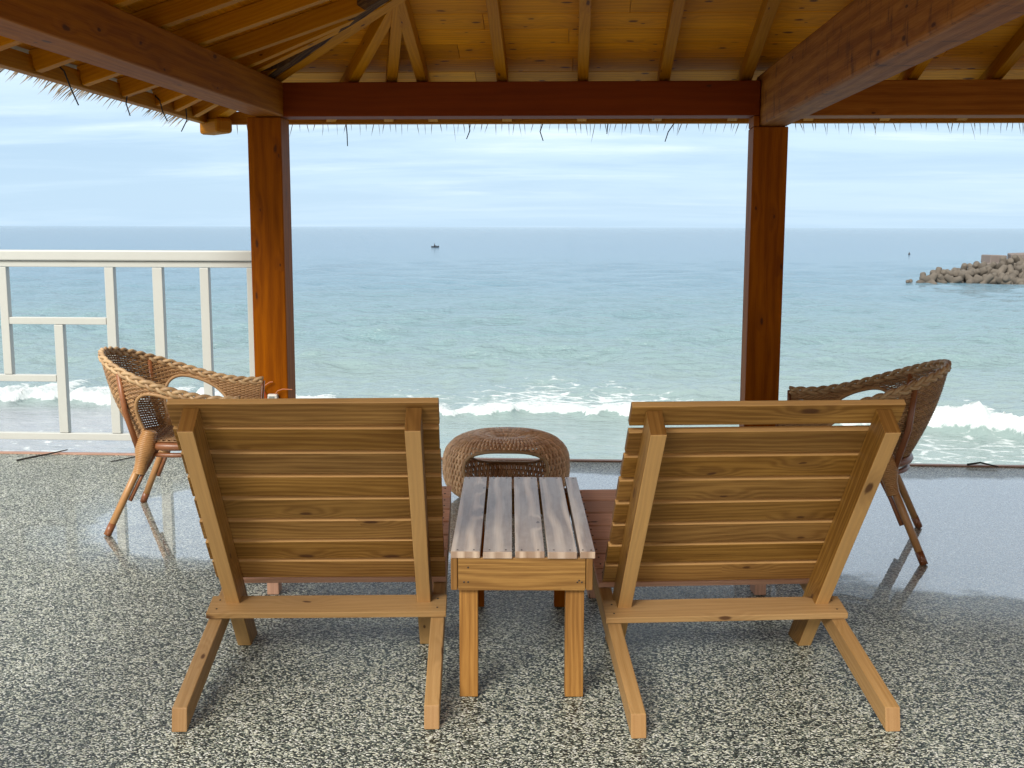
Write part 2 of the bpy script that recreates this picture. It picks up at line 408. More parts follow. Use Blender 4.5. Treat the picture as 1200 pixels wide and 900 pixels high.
        # a few far whitecaps
        b1 = t.noise(t.mapping(pos, (.9, 1.5, 1)), 1, 4, .6); b2 = t.noise(t.mapping(pos, (.16, .34, 1)), 1, 4, .6, .3); b3 = t.noise(t.mapping(pos, (.03, .10, 1)), 1, 4, .6)
        b0 = t.noise(t.mapping(pos, (3.2, 6, 1)), 1, 3, .7)
        h = t.math('ADD', t.math('MULTIPLY', b1, .55), t.math('ADD', t.math('MULTIPLY', b2, .34), t.math('MULTIPLY', b3, .8)))
        h = t.math('ADD', h, t.math('MULTIPLY', b0, .13))
        amt = t.sstep(y, 30, 60)
        bn = t.n('ShaderNodeBump'); t.l(h, bn.inputs['Height']); bn.inputs['Distance'].default_value = 1.
        t.l(t.math('MULTIPLY_ADD', amt, .62, .34), bn.inputs['Strength'])
        w = t.n('ShaderNodeBsdfPrincipled'); t.l(c, w.inputs['Base Color']); w.inputs['Roughness'].default_value = .10; w.inputs['IOR'].default_value = 1.33
        t.l(bn.outputs[0], w.inputs['Normal'])
        if not near: t.l(w.outputs[0], t.out.inputs[0])
        else:
         fo = t.n('ShaderNodeBsdfPrincipled'); fo.inputs['Roughness'].default_value = .8
         t.l(t.mix(n1, (.42, .50, .52), (.74, .79, .79)), fo.inputs['Base Color'])
         t.l(t.bump(t.noise(pos, 3.5, 6, .7), .5, .25), fo.inputs['Normal'])
         mx = t.n('ShaderNodeMixShader'); t.l(fm, mx.inputs[0]); t.l(w.outputs[0], mx.inputs[1]); t.l(fo.outputs[0], mx.inputs[2])
         t.l(mx.outputs[0], t.out.inputs[0])
        me.materials.append(m)
    mi = np.repeat((YY[:-1, 0] > 62).astype(np.int32), nc - 1); me.polygons.foreach_set('material_index', mi)
    tag(o, kind='structure')
build_sea()

# ------------------------------------------------------------------ pavilion
SL = .33; Z0 = 2.155                      # roof slope, rafter underside height over the beam line
FX0, FX1, FY0, FY1 = -1.69, 7.92, 1.75, 6.30  # last bay on the right is unseen, added to darken the left slope
EV = .51                                  # overhang
pav = empty('pavilion', (0, 0, 0), label='varnished timber pavilion with thatched hip roof over the wooden chairs', cat='pavilion')
def lx(y): return -1.664 + (y - 6.10) * .0275      # the side beam is not quite square to the front
# posts
for (x0, x1, y0, y1, top) in ((-1.795, -1.605, 6.20, 6.385, 1.963), (.985, 1.172, 6.20, 6.385, 1.906), (4.35, 4.54, 6.20, 6.385, 1.963), (7.80, 7.99, 6.20, 6.385, 1.963), (7.80, 7.99, 1.7, 1.885, 1.963),
                              (-1.90, -1.71, 1.7, 1.885, 1.963), (1.01, 1.20, 1.7, 1.885, 1.906), (4.35, 4.54, 1.7, 1.885, 1.963)):
    b = MB(); b.box((x0, y0, 0.002), (x1, y1, top), 2)
    if abs(x0 - .985) < .001: b.box((.985, y0 + .001, 1.9075), (1.0175, y1 - .001, 1.964), 2)
    b.build('post', M['post'], pav, .006)
    # (posts under the front beam carry it directly)
def beam(lo, hi, ax, mat, bev=.006):
    b = MB(); b.box(lo, hi, ax); return b.build('beam', mat, pav, bev)
beam((-1.615, 6.2035, 1.966), (1.0175, 6.382, 2.150), 0, M['beam_red'])
beam((1.176, 6.2035, 1.964), (8.0, 6.382, 2.150), 0, M['beam'])
beam((-1.70, 1.7, 1.966), (1.02, 1.87, 2.150), 0, M['beam']); beam((1.176, 1.7, 1.964), (8.0, 1.87, 2.150), 0, M['beam'])
b = MB(); b.hexa([(-1.888, 1.6, 1.967), (-1.718, 1.6, 1.967), (-1.718, 1.6, 2.150), (-1.888, 1.6, 2.150), (-1.755, 6.384, 1.967), (-1.585, 6.384, 1.967), (-1.585, 6.384, 2.150), (-1.755, 6.384, 2.150)], 4)
b.build('beam', M['beam'], pav, .006)
beam((1.020, 1.6, 1.909), (1.171, 6.384, 2.190), 1, M['beam_aged'], .012)
beam((4.36, 1.9, 1.969), (4.53, 6.19, 2.147), 1, M['beam']); beam((7.81, 1.6, 1.967), (7.98, 6.384, 2.152), 1, M['beam'])
# rafters
RH, RW = .085, .058
A = Vector((-.83, 5.47, 0))
def zr(o): return Z0 + SL * o
def rafter(p0, p1, mat='rafter', w=RW, h=RH, name='rafter'):
    b = MB(); up = Vector((0, 0, h / 2)); b.board(Vector(p0) + up, Vector(p1) + up, w, h); return b.build(name, M[mat], pav, .003)
sp = .4451
midy = (FY0 + FY1) / 2; omax = FY1 - midy
xs = [-.83 + sp * i for i in range(0, 22)]
xs = [x for x in xs if x < FX1 - .2]
for x in xs:
    o1 = min(omax, max(0.3, FX1 - x)) if x > FX1 - omax else (omax if x > FX0 + omax else x - FX0)
    rafter((x, FY1 + EV, zr(-EV)), (x, FY1 - o1, zr(o1)))
    rafter((x, FY0 - EV, zr(-EV)), (x, FY0 + o1, zr(o1)))
for k in range(0, 7):
    y = 5.47 - sp * k
    if y < FY0 + .3: break
    o1 = min(FY1 - y, y - FY0)
    rafter((FX0 - EV, y, zr(-EV)), (FX0 + o1, y, zr(o1)))
    rafter((FX1 + EV, y, zr(-EV)), (FX1 - o1, y, zr(o1)))
def fan(o_along):  # on the front slope, from A to the point along the front beam line, continued to the eave
    P = Vector((o_along, FY1, Z0)); a = Vector((A.x, A.y, zr(FY1 - A.y)))
    d = (P - a); e = P + d * (EV / (FY1 - A.y)); rafter(e, a)
for q in (-1.00, -1.22): fan(q)
for q in (6.13, 5.93, 5.76):
    P = Vector((FX0, q, Z0)); a = Vector((A.x, A.y, zr(FY1 - A.y))); d = P - a; rafter(P + d * (EV / (A.x - FX0)), a, w=.042)
# hips
def hip(cx, cy, sx, sy, mat='rafter', w=.085, h=.12, dz=-.03, off=0, L=None):
    L = L or omax
    p0 = Vector((cx - sx * (EV + .03), cy - sy * (EV + .03), zr(-EV - .03) + dz)); p1 = Vector((cx + sx * L, cy + sy * L, zr(L) + dz))
    sd = Vector((-sy, sx, 0)).normalized() * off
    return rafter(p0 + sd, p1 + sd, mat, w, h, 'hip_rafter')
hip(FX0, FY1, 1, -1, w=.065, off=-.0, dz=-.012)
hip(FX1, FY1, -1, -1); hip(FX0, FY0, 1, 1); hip(FX1, FY0, -1, 1)
b = MB(); n = 26; pts = []; rs = []
for i in range(n + 1):
    o = .02 + (omax - .02) * i / n
    pts.append((FX0 + o - .062 + random.uniform(-.004, .004), FY1 - o - .062, zr(o) + .022 + random.uniform(-.004, .004))); rs.append(.056 + random.uniform(-.008, .006))
b.tube(pts, rs, 9); b.build('hip_log', M['bark'], pav)
b = MB(); b.board((FX0 + omax, midy, zr(omax) + .05), (FX1 - omax, midy, zr(omax) + .05), .06, .14); b.build('ridge_beam', M['rafter'], pav, .003)
# fascia round the eaves
ef = EV + .02
def fascia(p, q):
    b = MB(); b.board(p, q, .05, .075); b.build('fascia', M['rafter'], pav, .004)
zf = zr(-EV) + .03
fascia((FX0 - ef, FY0 - ef, zf), (FX0 - ef, FY1 + ef - .03, zf)); fascia((FX0 - ef + .03, FY1 + ef, zf), (FX1 + ef - .03, FY1 + ef, zf))
fascia((FX1 + ef, FY0 - ef, zf), (FX1 + ef, FY1 + ef - .03, zf)); fascia((FX0 - ef + .03, FY0 - ef, zf), (FX1 + ef - .03, FY0 - ef, zf))
b = MB(); c0 = Vector((FX0 - EV + .02, FY1 + EV - .02, zf - .055)); dd = Vector((-1, 1, 0)).normalized()
b.board(c0 - dd * .16 + Vector((0, 0, .0)), c0 + dd * .07, .11, .09); b.build('corner_block', M['rafter'], pav, .02)
# ceiling boards
def ceiling(kind):
    b = MB(); pitch = .152; t = .016; o = -EV - .01
    while o < omax - .02:
        o2 = min(o + pitch, omax) - .003
        pts = []
        for oo in (o, o2):
            z = zr(oo) + RH + .004
            if kind == 'front': pts.append(((FX0 + oo, FY1 - oo, z), (FX1 - oo, FY1 - oo, z)))
            if kind == 'back': pts.append(((FX1 - oo, FY0 + oo, z), (FX0 + oo, FY0 + oo, z)))
            if kind == 'left': pts.append(((FX0 + oo, FY0 + oo, z), (FX0 + oo, FY1 - oo, z)))
            if kind == 'right': pts.append(((FX1 - oo, FY1 - oo, z), (FX1 - oo, FY0 + oo, z)))
        (a0, a1), (b0, b1) = [(Vector(p), Vector(q)) for p, q in pts]
        up = Vector((0, 0, t))
        # split each row into butted boards
        L = (a1 - a0).length; cuts = [0.]; pos_ = random.uniform(.6, 1.8)
        while pos_ < L - .5: cuts.append(pos_ / L); pos_ += random.uniform(1.6, 2.6)
        cuts.append(1.)
        for c1, c2 in zip(cuts, cuts[1:]):
            g = .0008 / L
            dl = (a1 - a0).normalized(); off_ = (b0 - a0) - dl * (b0 - a0).dot(dl)
            A0, A1 = a0.lerp(a1, c1 + g), a0.lerp(a1, c2 - g); B0 = b0 if c1 == 0 else A0 + off_; B1 = b1 if c2 == 1 else A1 + off_
            b.hexa([A0, B0, B0 + up, A0 + up, A1, B1, B1 + up, A1 + up], 1)
        o += pitch
    b.build('ceiling_boards', M['ceiling'], pav, .0025)
for k in ('front', 'back', 'left', 'right'): ceiling(k)
# thatch on top
te = EV + .10
def zt(o): return zr(o) + RH + .03
P = [Vector(p) for p in ((FX0 - te, FY0 - te, zt(-te)), (FX1 + te, FY0 - te, zt(-te)), (FX1 + te, FY1 + te, zt(-te)), (FX0 - te, FY1 + te, zt(-te)), (FX0 + omax, midy, zt(omax)), (FX1 - omax, midy, zt(omax)))]
Q = [p + Vector((0, 0, .16)) for p in P]
V = P + Q; F = [(0, 1, 5, 4), (1, 2, 5), (2, 3, 4, 5), (3, 0, 4), (6, 10, 11, 7), (7, 11, 8), (8, 11, 10, 9), (9, 10, 6), (0, 6, 7, 1), (1, 7, 8, 2), (2, 8, 9, 3), (3, 9, 6, 0)]
me = bpy.data.meshes.new('thatch_roof'); me.from_pydata([tuple(p) for p in V], [], F); me.materials.append(M['thatch'])
o = bpy.data.objects.new('thatch_roof', me); COL.objects.link(o); o.parent = pav
# straw fringe hanging under the eave
fr = MB()
def straw(p, d, L, w):
    p = Vector(p); d = Vector(d).normalized(); s_ = d.orthogonal().normalized(); s_ = Matrix.Rotation(random.uniform(0, 6.28), 3, d) @ s_
    q = d.cross(s_); n = len(fr.v); bend = Vector((random.uniform(-.1, .1), random.uniform(-.1, .1), -.25)) * L
    m_ = p + d * L * .55 + bend * .3; e = p + d * L + bend
    fr.v += [tuple(p + s_ * w), tuple(p - s_ * w * .5 + q * w * .8), tuple(p - s_ * w * .5 - q * w * .8), tuple(m_ + s_ * w), tuple(m_ - s_ * w * .5 + q * w * .8), tuple(m_ - s_ * w * .5 - q * w * .8), tuple(e)]
    bid = random.random()
    for f in ((0, 1, 4, 3), (1, 2, 5, 4), (2, 0, 3, 5), (3, 4, 6), (4, 5, 6), (5, 3, 6)):
        fr.f.append(tuple(n + i for i in f)); fr.uv += [(0, 0)] * len(f); fr.b.append(bid)
y = FY0 - .5
while y < FY1 + .35:
    for _ in range(random.choice((1, 2, 3, 3))):
        yy = y + random.uniform(-.02, .02); dense = .5 + .5 * math.sin(yy * 9) 
        straw((FX0 - ef - .03, yy, zf + random.uniform(-.02, .03)), (-1.0, random.uniform(-.35, .15), -.62), random.uniform(.045, .085) * (1 + .5 * dense), random.uniform(.0018, .0035))
    y += .032 if math.sin(y * 4.1) > -.75 else .1
x = FX0 - .45
while x < FX1 + .4:
    L = random.uniform(.02, .05) * (1.7 if random.random() < .12 else 1)
    straw((x, FY1 + ef + .028, zf - .02), (random.uniform(-.5, .25) if x < 1.2 else random.uniform(-.1, .9), .5, -1.2), L + .03, random.uniform(.0015, .003))
    x += random.uniform(.02, .06)
fo = fr.build('straw_fringe', M['thatch'], pav); fo['kind'] = 'stuff'
for (p, d, L) in (((-2.17, 4.78, 2.02), (.35, .1, -1), .15), ((-2.17, 5.47, 2.02), (.05, .0, -1), .12), ((-2.17, 5.9, 2.02), (.3, .1, -1), .11), ((-2.17, 6.3, 2.02), (-.25, 0, -1), .13),
                  ((-1.37, 6.84, 1.99), (.05, 0, -1), .14), ((-.62, 6.84, 1.99), (-.15, 0, -1), .10), ((-.17, 6.84, 1.99), (0, 0, -1), .11), ((.22, 6.84, 1.99), (-.1, 0, -1), .07), ((.62, 6.84, 1.99), (-.5, 0, -1), .13)):
    b = MB(); p = Vector(p); d = Vector(d).normalized(); s_ = Vector((random.uniform(-.02, .02), 0, 0))
    b.tube([p - Vector((.07, .02, -.015)), p - Vector((.03, 0, -.03)), p, p + d * L * .5 + s_, p + d * L], [.0035, .004, .004, .0035, .003], 5); b.build('hanging_stem', M['stem'], pav)

# ------------------------------------------------------------------ junction box on the post
eb = empty('electrical_box', (-1.687, 6.1995, .352), label='small pale electrical box with loose wires on left timber post', cat='electrical box')
b = MB(); b.box((-.029, -.034, 0), (.029, -.0005, .066), 2); b.build('casing', M['plastic'], eb, .007)
b = MB(); b.box((-.021, -.037, .004), (.012, -.0345, .054), 2); b.build('cover', M['label_grey'], eb, .001)
b = MB(); b.tube([(.01, -.02, .06), (.03, -.025, .085), (.06, -.03, .096), (.115, -.03, .094)], .0028, 6); b.build('cable', M['cable_orange'], eb)
b = MB(); b.tube([(-.045, -.012, -.05), (-.037, -.014, .02), (-.045, -.02, .07), (-.062, -.025, .10), (-.09, -.025, .125)], .0035, 6); b.build('cable', M['cable_red'], eb)
b = MB(); b.tube([(-.06, -.02, .10), (-.04, -.02, .118), (-.015, -.02, .134), (.002, -.02, .136)], .0028, 6); b.build('cable', M['cable_orange'], eb)

# ------------------------------------------------------------------ railing
YR = 6.50
rl = empty('railing', (-2.8, YR, 0), label='cream painted metal railing with uneven rectangular pattern at the terrace edge', cat='railing')
def rail(x0, x1, z0, z1, name, y0=0., y1=.045, bev=.003):
    b = MB(); b.box((x0 + 2.8, y0, z0), (x1 + 2.8, y1, z1), 0 if x1 - x0 > z1 - z0 else 2); b.build(name, M['white'], rl, bev)
rail(-7.2, -1.80, 1.160, 1.222, 'handrail', -.02, .075, .008)
rail(-7.2, -1.80, 1.122, 1.158, 'crossbar', .0, .05)
for base in (-2.772, -4.75, -6.73):
    rail(base, base + .055, .116, 1.120, 'upright')
    rail(base + .29, base + .35, .116, 1.120, 'upright') if base > -3 else rail(base + .29, base + .345, .116, 1.120, 'upright')
    rail(base + .577, base + .63, .116, 1.120, 'upright')
    rail(base + .86, base + .91, .116, 1.120, 'upright')
    rail(base - .65, base - .60, .473, 1.120, 'upright')
    rail(base - .598, base - .002, .778, .820, 'crossbar')
    rail(base - .325, base - .270, .116, .776, 'upright')
    rail(base - 1.05, base - .327, .430, .471, 'crossbar')
rail(-7.2, -1.80, .072, .114, 'crossbar')
for xx in (-7.15, -4.05):
    rail(xx - .03, xx + .03, -.35, .070, 'upright', 0, .045)

# ------------------------------------------------------------------ wooden lounge chairs
def screws(mb, pts, r=.004, n=(0, 0, 1)):
    n = Vector(n).normalized()
    for p in pts: p = Vector(p); mb.tube([p - n * .003, p + n * .0012], r, 6)
def make_chair(name, loc, rz, W, gapfirst=.0155, inset=.042, lab='', flip=1):
    t = empty(name, loc, rz, label=lab, cat='lounge chair', group='wooden lounge chairs facing the sea')
    hw = W / 2; sl = .222; rw = .042; rh = .066
    # seat rails (these are also the rear feet)
    u = Vector((0, 1, sl)).normalized(); nrm = Vector((0, -sl, 1)).normalized()
    for s in (-1, 1):
        x = s * (hw - rw / 2); y1 = 1.30
        b = MB(); x0, x1 = x - rw / 2, x + rw / 2
        b.hexa([(x0, .0, .001), (x1, .0, .001), (x1, .012, rh), (x0, .012, rh), (x0, y1 + .01, y1 * sl + .004), (x1, y1 + .01, y1 * sl + .004), (x1, y1, rh + y1 * sl), (x0, y1, rh + y1 * sl)], 1)
        b.build('seat_rail', M['pine_pale'], t, .003)
    # crossbar on the rails behind the back
    b = MB(); y0, y1 = .435, .535
    z0 = rh + y0 * sl; z1 = rh + y1 * sl; th = .020
    o_ = nrm * th; e = .0015
    c = [(-hw - .006, y0, z0 + e), (-hw - .006, y1, z1 + e)]
    p = [Vector((-hw - .006, y1, z1 + e)), Vector((-hw - .006, y0, z0 + e)), Vector((-hw - .006, y0, z0 + e)) + o_, Vector((-hw - .006, y1, z1 + e)) + o_]
    q = [v_ + Vector((W + .012, 0, 0)) for v_ in p]
    b.hexa(p + q, 1); sc = MB(); screws(sc, [Vector((s * (hw - .022), yy, rh + yy * sl + e)) + o_ for s in (-1, 1) for yy in (.46, .51)], .0042, nrm); b.add(sc); b.build('crossbar', [M['pine_pale'], M['screw']], t, .004)
    # back rails
    sd = Vector((0, -.6, .8)); pn = Vector((0, -.8, -.6))     # along the rail, and rearward
    top = Vector((0, .08, .883)); ft = top.y + top.z * .75
    for s in (-1, 1):
        x = s * (hw - inset - .0015 - .022); x0, x1 = x - .022, x + .022
        r = top + pn * .088; fr_ = r.y + r.z * .75
        b = MB(); b.hexa([(x0, fr_, .001), (x1, fr_, .001), (x1, ft, .001), (x0, ft, .001), (x0, r.y, r.z), (x1, r.y, r.z), (x1, top.y, top.z), (x0, top.y, top.z)], 1)
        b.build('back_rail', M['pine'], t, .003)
    # back slats
    b = MB(); n = 8; pitch = .8125 / n; th = .021; pf = -pn
    s0 = top + sd * .014 
    for i in range(n):
        g = gapfirst if i == 0 else .0155
        a = s0 - sd * (pitch * i) + pf * (th / 2 + .001); e2 = s0 - sd * (pitch * (i + 1) - g) + pf * (th / 2 + .001)
        c_ = (a + e2) / 2; w_ = (a - e2).length
        dx = random.uniform(-.002, .002); tw = random.uniform(-.0016, .0016)
        b.board(c_ + Vector((-hw + dx, 0, tw)), c_ + Vector((hw + dx, 0, -tw)), th, w_, up=sd)
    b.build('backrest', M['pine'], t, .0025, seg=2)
    # seat slats
    b = MB(); y = .64; sc = MB()
    while y < 1.29:
        w_ = .088; c_ = Vector((0, y + w_ / 2, rh + (y + w_ / 2) * sl)) + nrm * .0105
        b.board(c_ + Vector((-hw, 0, 0)), c_ + Vector((hw, 0, 0)), w_, .018, up=nrm)
        screws(sc, [c_ + Vector((s * (hw - .022), d_, d_ * sl)) + nrm * .0095 for s in (-1, 1) for d_ in (-.022, .022)], .004, nrm)
        y += w_ + .009
    b.add(sc); b.build('seat', [M['seat'], M['screw']], t, .003)
    # front legs
    for s in (-1, 1):
        x = s * (hw - inset - .0015 - .022); b = MB()
        yl = 1.14; b.hexa([(x - .022, yl, .001), (x + .022, yl, .001), (x + .022, yl + .066, .001), (x - .022, yl + .066, .001), (x - .022, yl, rh + yl * sl - .004), (x + .022, yl, rh + yl * sl - .004), (x + .022, yl + .066, rh + yl * sl + .01), (x - .022, yl + .066, rh + yl * sl + .01)], 1)
        b.build('front_leg', M['seat'], t, .003)
    return t
make_chair('wooden_chair', (-.708, 2.832, 0), R(4.6), .728, lab='low slatted wooden lounge chair left of the small table, seen from behind')
make_chair('wooden_chair', (.546, 2.878, 0), R(6.7), .744, gapfirst=.028, inset=.036, lab='low slatted wooden lounge chair right of the small table, light showing under its top slat')

# ------------------------------------------------------------------ slatted side table
tb = empty('side_table', (-.125, 3.062, 0), R(3.1), label='small slatted wooden side table with grey weathered top between the two chairs', cat='side table')
hz = .448; tl = .955; tt_ = .02
b = MB(); sc = MB(); x = -.207
for i, w_ in enumerate((.0835, .083, .084, .0835, .043)):
    dy = random.uniform(-.003, .003); c_ = x + w_ / 2
    b.board((c_ + random.uniform(-.001, .001), dy, hz - tt_ / 2), (c_ + (.0 if i < 4 else .004), tl + dy * .5, hz - tt_ / 2), w_, tt_)
    for yy in (.018, tl - .018): screws(sc, [(c_ - w_ * .28, yy, hz), (c_ + w_ * .28, yy, hz)], .0036)
    x += w_ + .0085
b.add(sc); b.build('tabletop', [M['table_top'], M['screw']], tb, .004, seg=3)
az1 = hz - tt_ - .001; az0 = az1 - .095
for (lo, hi, ax) in (((-.187, .004, az0), (.178, .024, az1), 0), ((-.187, tl - .10, az0), (.178, tl - .08, az1), 0), ((-.208, .006, az0), (-.1885, tl - .07, az1), 1), ((.1795, .006, az0), (.199, tl - .07, az1), 1)):
    b = MB(); b.box(lo, hi, ax)
    if ax == 0 and lo[1] < .1:
        sc = MB(); screws(sc, [(xx, .004, z_) for xx in (-.17, -.158, .155, .168) for z_ in (az0 + .025, az0 + .068)][::2] + [(-.158, .004, az0 + .068), (.16, .004, az0 + .03)], .0034, (0, -1, 0)); b.add(sc)
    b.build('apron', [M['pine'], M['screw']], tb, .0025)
for xx in (-.158, .150):
    for yy in (.0255, tl - .153):
        b = MB(); b.box((xx - .027, yy, .001), (xx + .027, yy + .05, az1 - .003), 2); b.build('leg', M['post'] if yy > .3 else M['table_leg'], tb, .003)

# ------------------------------------------------------------------ wicker armchairs
def lerp(a, b, t): return a + (b - a) * t
def make_wicker_chair():
    t = empty('wicker_armchair', (0, 0, 0))
    La, Lb = .29, .52                                   # arm length, half of back arc (radius .33)
    def U(u, r, x0, front, k=1.):
        """horseshoe: u -1..1 ; half circle of radius r around (x0,0) then straight arms to x=front"""
        arc = math.pi * r / 2; L = arc + (front - x0); s = abs(u) * L; sg = 1 if u >= 0 else -1
        if s < arc:
            a = s / r; return Vector((x0 - r * math.cos(a), sg * r * math.sin(a), 0))
        return Vector((x0 + s - arc, sg * r, 0))
    def rim(u):
        p = U(u, .325, -.055, .27); a = abs(u)
        f = .5 + .5 * math.cos(math.pi * min(1, a / .95)); p.z = .605 + .185 * f ** 1.0
        p.x -= .02 * f; return p
    def seatc(u):
        p = U(u, .235, -.03, .23); p.z = .405; return p
    def Sf(u, v):
        a, c = rim(u), seatc(u); p = a.lerp(c, v); bul = math.sin(math.pi * v) * .018
        n = Vector((a.x - c.x, a.y - c.y, 0)); 
        if n.length > 1e-5: n.normalize()
        return p + n * bul, n
    def hole(u, v):
        a = abs(u); x = (a - .605) / .225; y = (v - 1.02) / .89
        return abs(x) ** 2.3 + abs(y) ** 2.3 < 1
    NS = 92; rows_back = 34
    wk = MB()
    # stakes
    for i in range(NS + 1):
        u = -1 + 2 * i / NS; seg = []
        for j in range(26):
            v = j / 25
            if hole(u, v):
                if len(seg) > 1: wk.tube(seg, .0026, 4, False)
                seg = []
            else: seg.append(Sf(u, v)[0])
        if len(seg) > 1: wk.tube(seg, .0026, 4, False)
    for j in range(rows_back):
        v = (j + .5) / rows_back; seg = []
        for i in range(NS * 2 + 1):
            u = -1 + i / NS
            if hole(u, v):
                if len(seg) > 1: wk.tube(seg, .0048, 4, False)
                seg = []; continue
            p, n = Sf(u, v); ph = (1 if ((i // 2) + j) % 2 else -1) * (1 if i % 2 == 0 else 0)
            seg.append(p + n * (.0042 * ph) + Vector((0, 0, random.uniform(-.0008, .0008))))
        if len(seg) > 1: wk.tube(seg, .0048, 4, False)
    wk.build('woven_back', M['wicker'], t, smooth=True)
    # cane round the holes
    for sg in (-1, 1):
        b = MB(); pts = []
        for i in range(33):
            a = math.pi * (.02 + .96 * i / 32); u = .605 + .225 * math.copysign(abs(math.cos(a)) ** .87, math.cos(a)); v = 1.02 - .89 * math.sin(a) ** .87
            pts.append(Sf(sg * u, min(v, 1))[0])
        b.tube(pts, .0085, 7); b.build('opening_edge', M['wicker'], t, smooth=True)
    # braided rim, three strands, running down the front of each arm
    path = []
    N = 170
    for i in range(N + 1):
        u = -1 + 2 * i / N; path.append(rim(u))
    lo = [Vector((.262, sg_ * .26, .40)).lerp(rim(sg_ * 1.0), k / 6) for sg_ in (-1,) for k in range(6)]
    hi = [rim(1.0).lerp(Vector((.262, .26, .40)), k / 6) for k in range(1, 7)]
    b = MB()
    for s in range(3):
        pts = []; ph0 = 2 * math.pi * s / 3; acc = 0
        for i, p in enumerate(path):
            d = (path[min(i + 1, N)] - path[max(i - 1, 0)]).normalized(); out = Vector((p.x + .02, p.y, 0)).normalized(); out = (out - d * out.dot(d)).normalized(); q = d.cross(out)
            if i: acc += (p - path[i - 1]).length
            a = ph0 + acc * 2 * math.pi / .15
            pts.append(p + out * math.sin(2 * a) * .0065 + q * math.cos(a) * .0135)
        b.tube(pts, .0088, 7)
    b.build('braided_rim', M['braid'], t, smooth=True)
    for pth in (lo + [rim(-1.)], [rim(1.)] + hi):
        b = MB(); b.tube(pth, .0095, 7); b.build('arm_front', M['cane_red'], t, smooth=True)
    # seat
    st = MB(); n1, n2 = 38, 46
    def seat(a, c):                                     # a -1..1 lateral, c 0..1 back to front then rolling over
        x = lerp(-.265, .25, min(c / .86, 1)); 
        w = .235 * math.sqrt(max(0., 1 - max(0, (-.03 - x) / .236) ** 2)) if x < -.03 else .235
        z = .408 - .016 * (1 - a * a) * math.sin(math.pi * min(c, 1))
        if c > .86:
            k = (c - .86) / .14; z -= .085 * k; x += .018 * math.sin(math.pi * k * .9)
        return Vector((x, a * w, z))
    for j in range(n2):
        c = (j + .5) / n2; pts = []
        for i in range(n1 * 2 + 1):
            a = -1 + i / n1; ph = (1 if ((i // 2) + j) % 2 else -1) * (1 if i % 2 == 0 else 0)
            pts.append(seat(a, c) + Vector((0, 0, .004 * ph)))
        st.tube(pts, .0054, 4, False)
    for i in range(n1 + 1):
        a = -1 + 2 * i / n1; st.tube([seat(a, k / 20) for k in range(21)], .003, 4, False)
    st.build('woven_seat', M['wicker'], t, smooth=True)
    # apron band under the seat: wrapped ring and frame hoops
    b = MB(); pts = []
    for i in range(61):
        u = -1 + 2 * i / 60; p = seatc(u); p.z = .385; pts.append(p)
    b.tube(pts, .019, 8); b.tube([pts[0], pts[-1]], .019, 8)
    pts2 = [Vector((p.x * .98, p.y * .98, .345)) for p in pts]; b.tube(pts2, .011, 8); b.tube([pts2[0], pts2[-1]], .011, 8)
    b.build('seat_frame', M['cane_red'], t, smooth=True)
    # legs
    for (tx, ty, fx, fy, back) in ((-.165, .205, -.335, .305, 1), (-.165, -.205, -.335, -.305, 1), (.205, .235, .27, .275, 0), (.205, -.235, .27, -.275, 0)):
        lg = MB(); tp = Vector((tx, ty, .38)); ft = Vector((fx, fy, .001)); lg.tube([tp, tp.lerp(ft, .5), ft], [.0165, .0165, .0155], 10)
        lo_ = lg.build('leg', M['cane'], t, smooth=True)
        tip = MB(); e = ft + (tp - ft).normalized() * .055; tip.tube([e, ft], [.0172, .0165], 10); tip.build('foot_wrap', M['cane_red'], lo_, smooth=True)
        br = MB(); sg = 1 if ty > 0 else -1
        off = Vector((.028, -.012 * sg, 0)) if back else Vector((-.028, -.012 * sg, 0))
        mid = tp.lerp(ft, .62) + off
        q0 = tp.lerp(ft, .12) + off * 1.4
        pts = [mid, tp.lerp(ft, .35) + off * 1.05, q0]
        hx = (.03 if back else .02)
        # cane brace curving from the leg up under the seat
        pts += [q0 + Vector((.03 if back else -.03, 0, .05)), q0 + Vector((.075 if back else -.075, 0, .068)), Vector((.02, q0.y, .365))]
        br.tube(pts, .0095, 8); br.build('brace', M['cane_red'], t, smooth=True)
        # wrapped joint
        wr = MB(); b_ = tp.lerp(ft, .30) + off * .45; a_ = Vector((tx * .93, ty * 1.03, .455)); turns = 24
        ax = (b_ - a_).normalized(); e1 = ax.orthogonal().normalized(); e2 = ax.cross(e1); hp = []
        for i in range(turns * 12 + 1):
            k = i / (turns * 12); rr = lerp(.029, .023, k) * (1 + .55 * math.sin(math.pi * min(1, k * 1.25)) ** 2); an = i * math.pi / 6
            hp.append(a_.lerp(b_, k) + e1 * math.cos(an) * rr + e2 * math.sin(an) * rr)
        wr.tube(hp, .0058, 5)
        wr.tube([a_.lerp(b_, i / 8) for i in range(9)], [lerp(.029, .023, i / 8) * (1 + .5 * math.sin(math.pi * min(1, i / 8 * 1.25)) ** 2) - .002 for i in range(9)], 10)
        wr.build('cane_wrap', M['cane'] , t, smooth=True)
        if back:
            po = MB(); e = rim((.36 if sg > 0 else -.36)) + Vector((.0, -.0, -.012)); po.tube([tp + Vector((-.035, .02 * sg, -.02)), tp.lerp(e, .5) + Vector((-.035, .01 * sg, 0)), e], .0135, 8)
            po.build('back_pole', M['cane_red'], t, smooth=True)
    return t
wc = make_wicker_chair()
fz = R(6.7); f = Vector((math.cos(fz), math.sin(fz), 0)); wc.location = Vector((-2.083, 5.0, 0)) + f * .335; wc.rotation_euler = (0, 0, fz)
tag(wc, 'brown woven wicker armchair standing in front of the white railing', 'armchair', 'wicker armchairs')
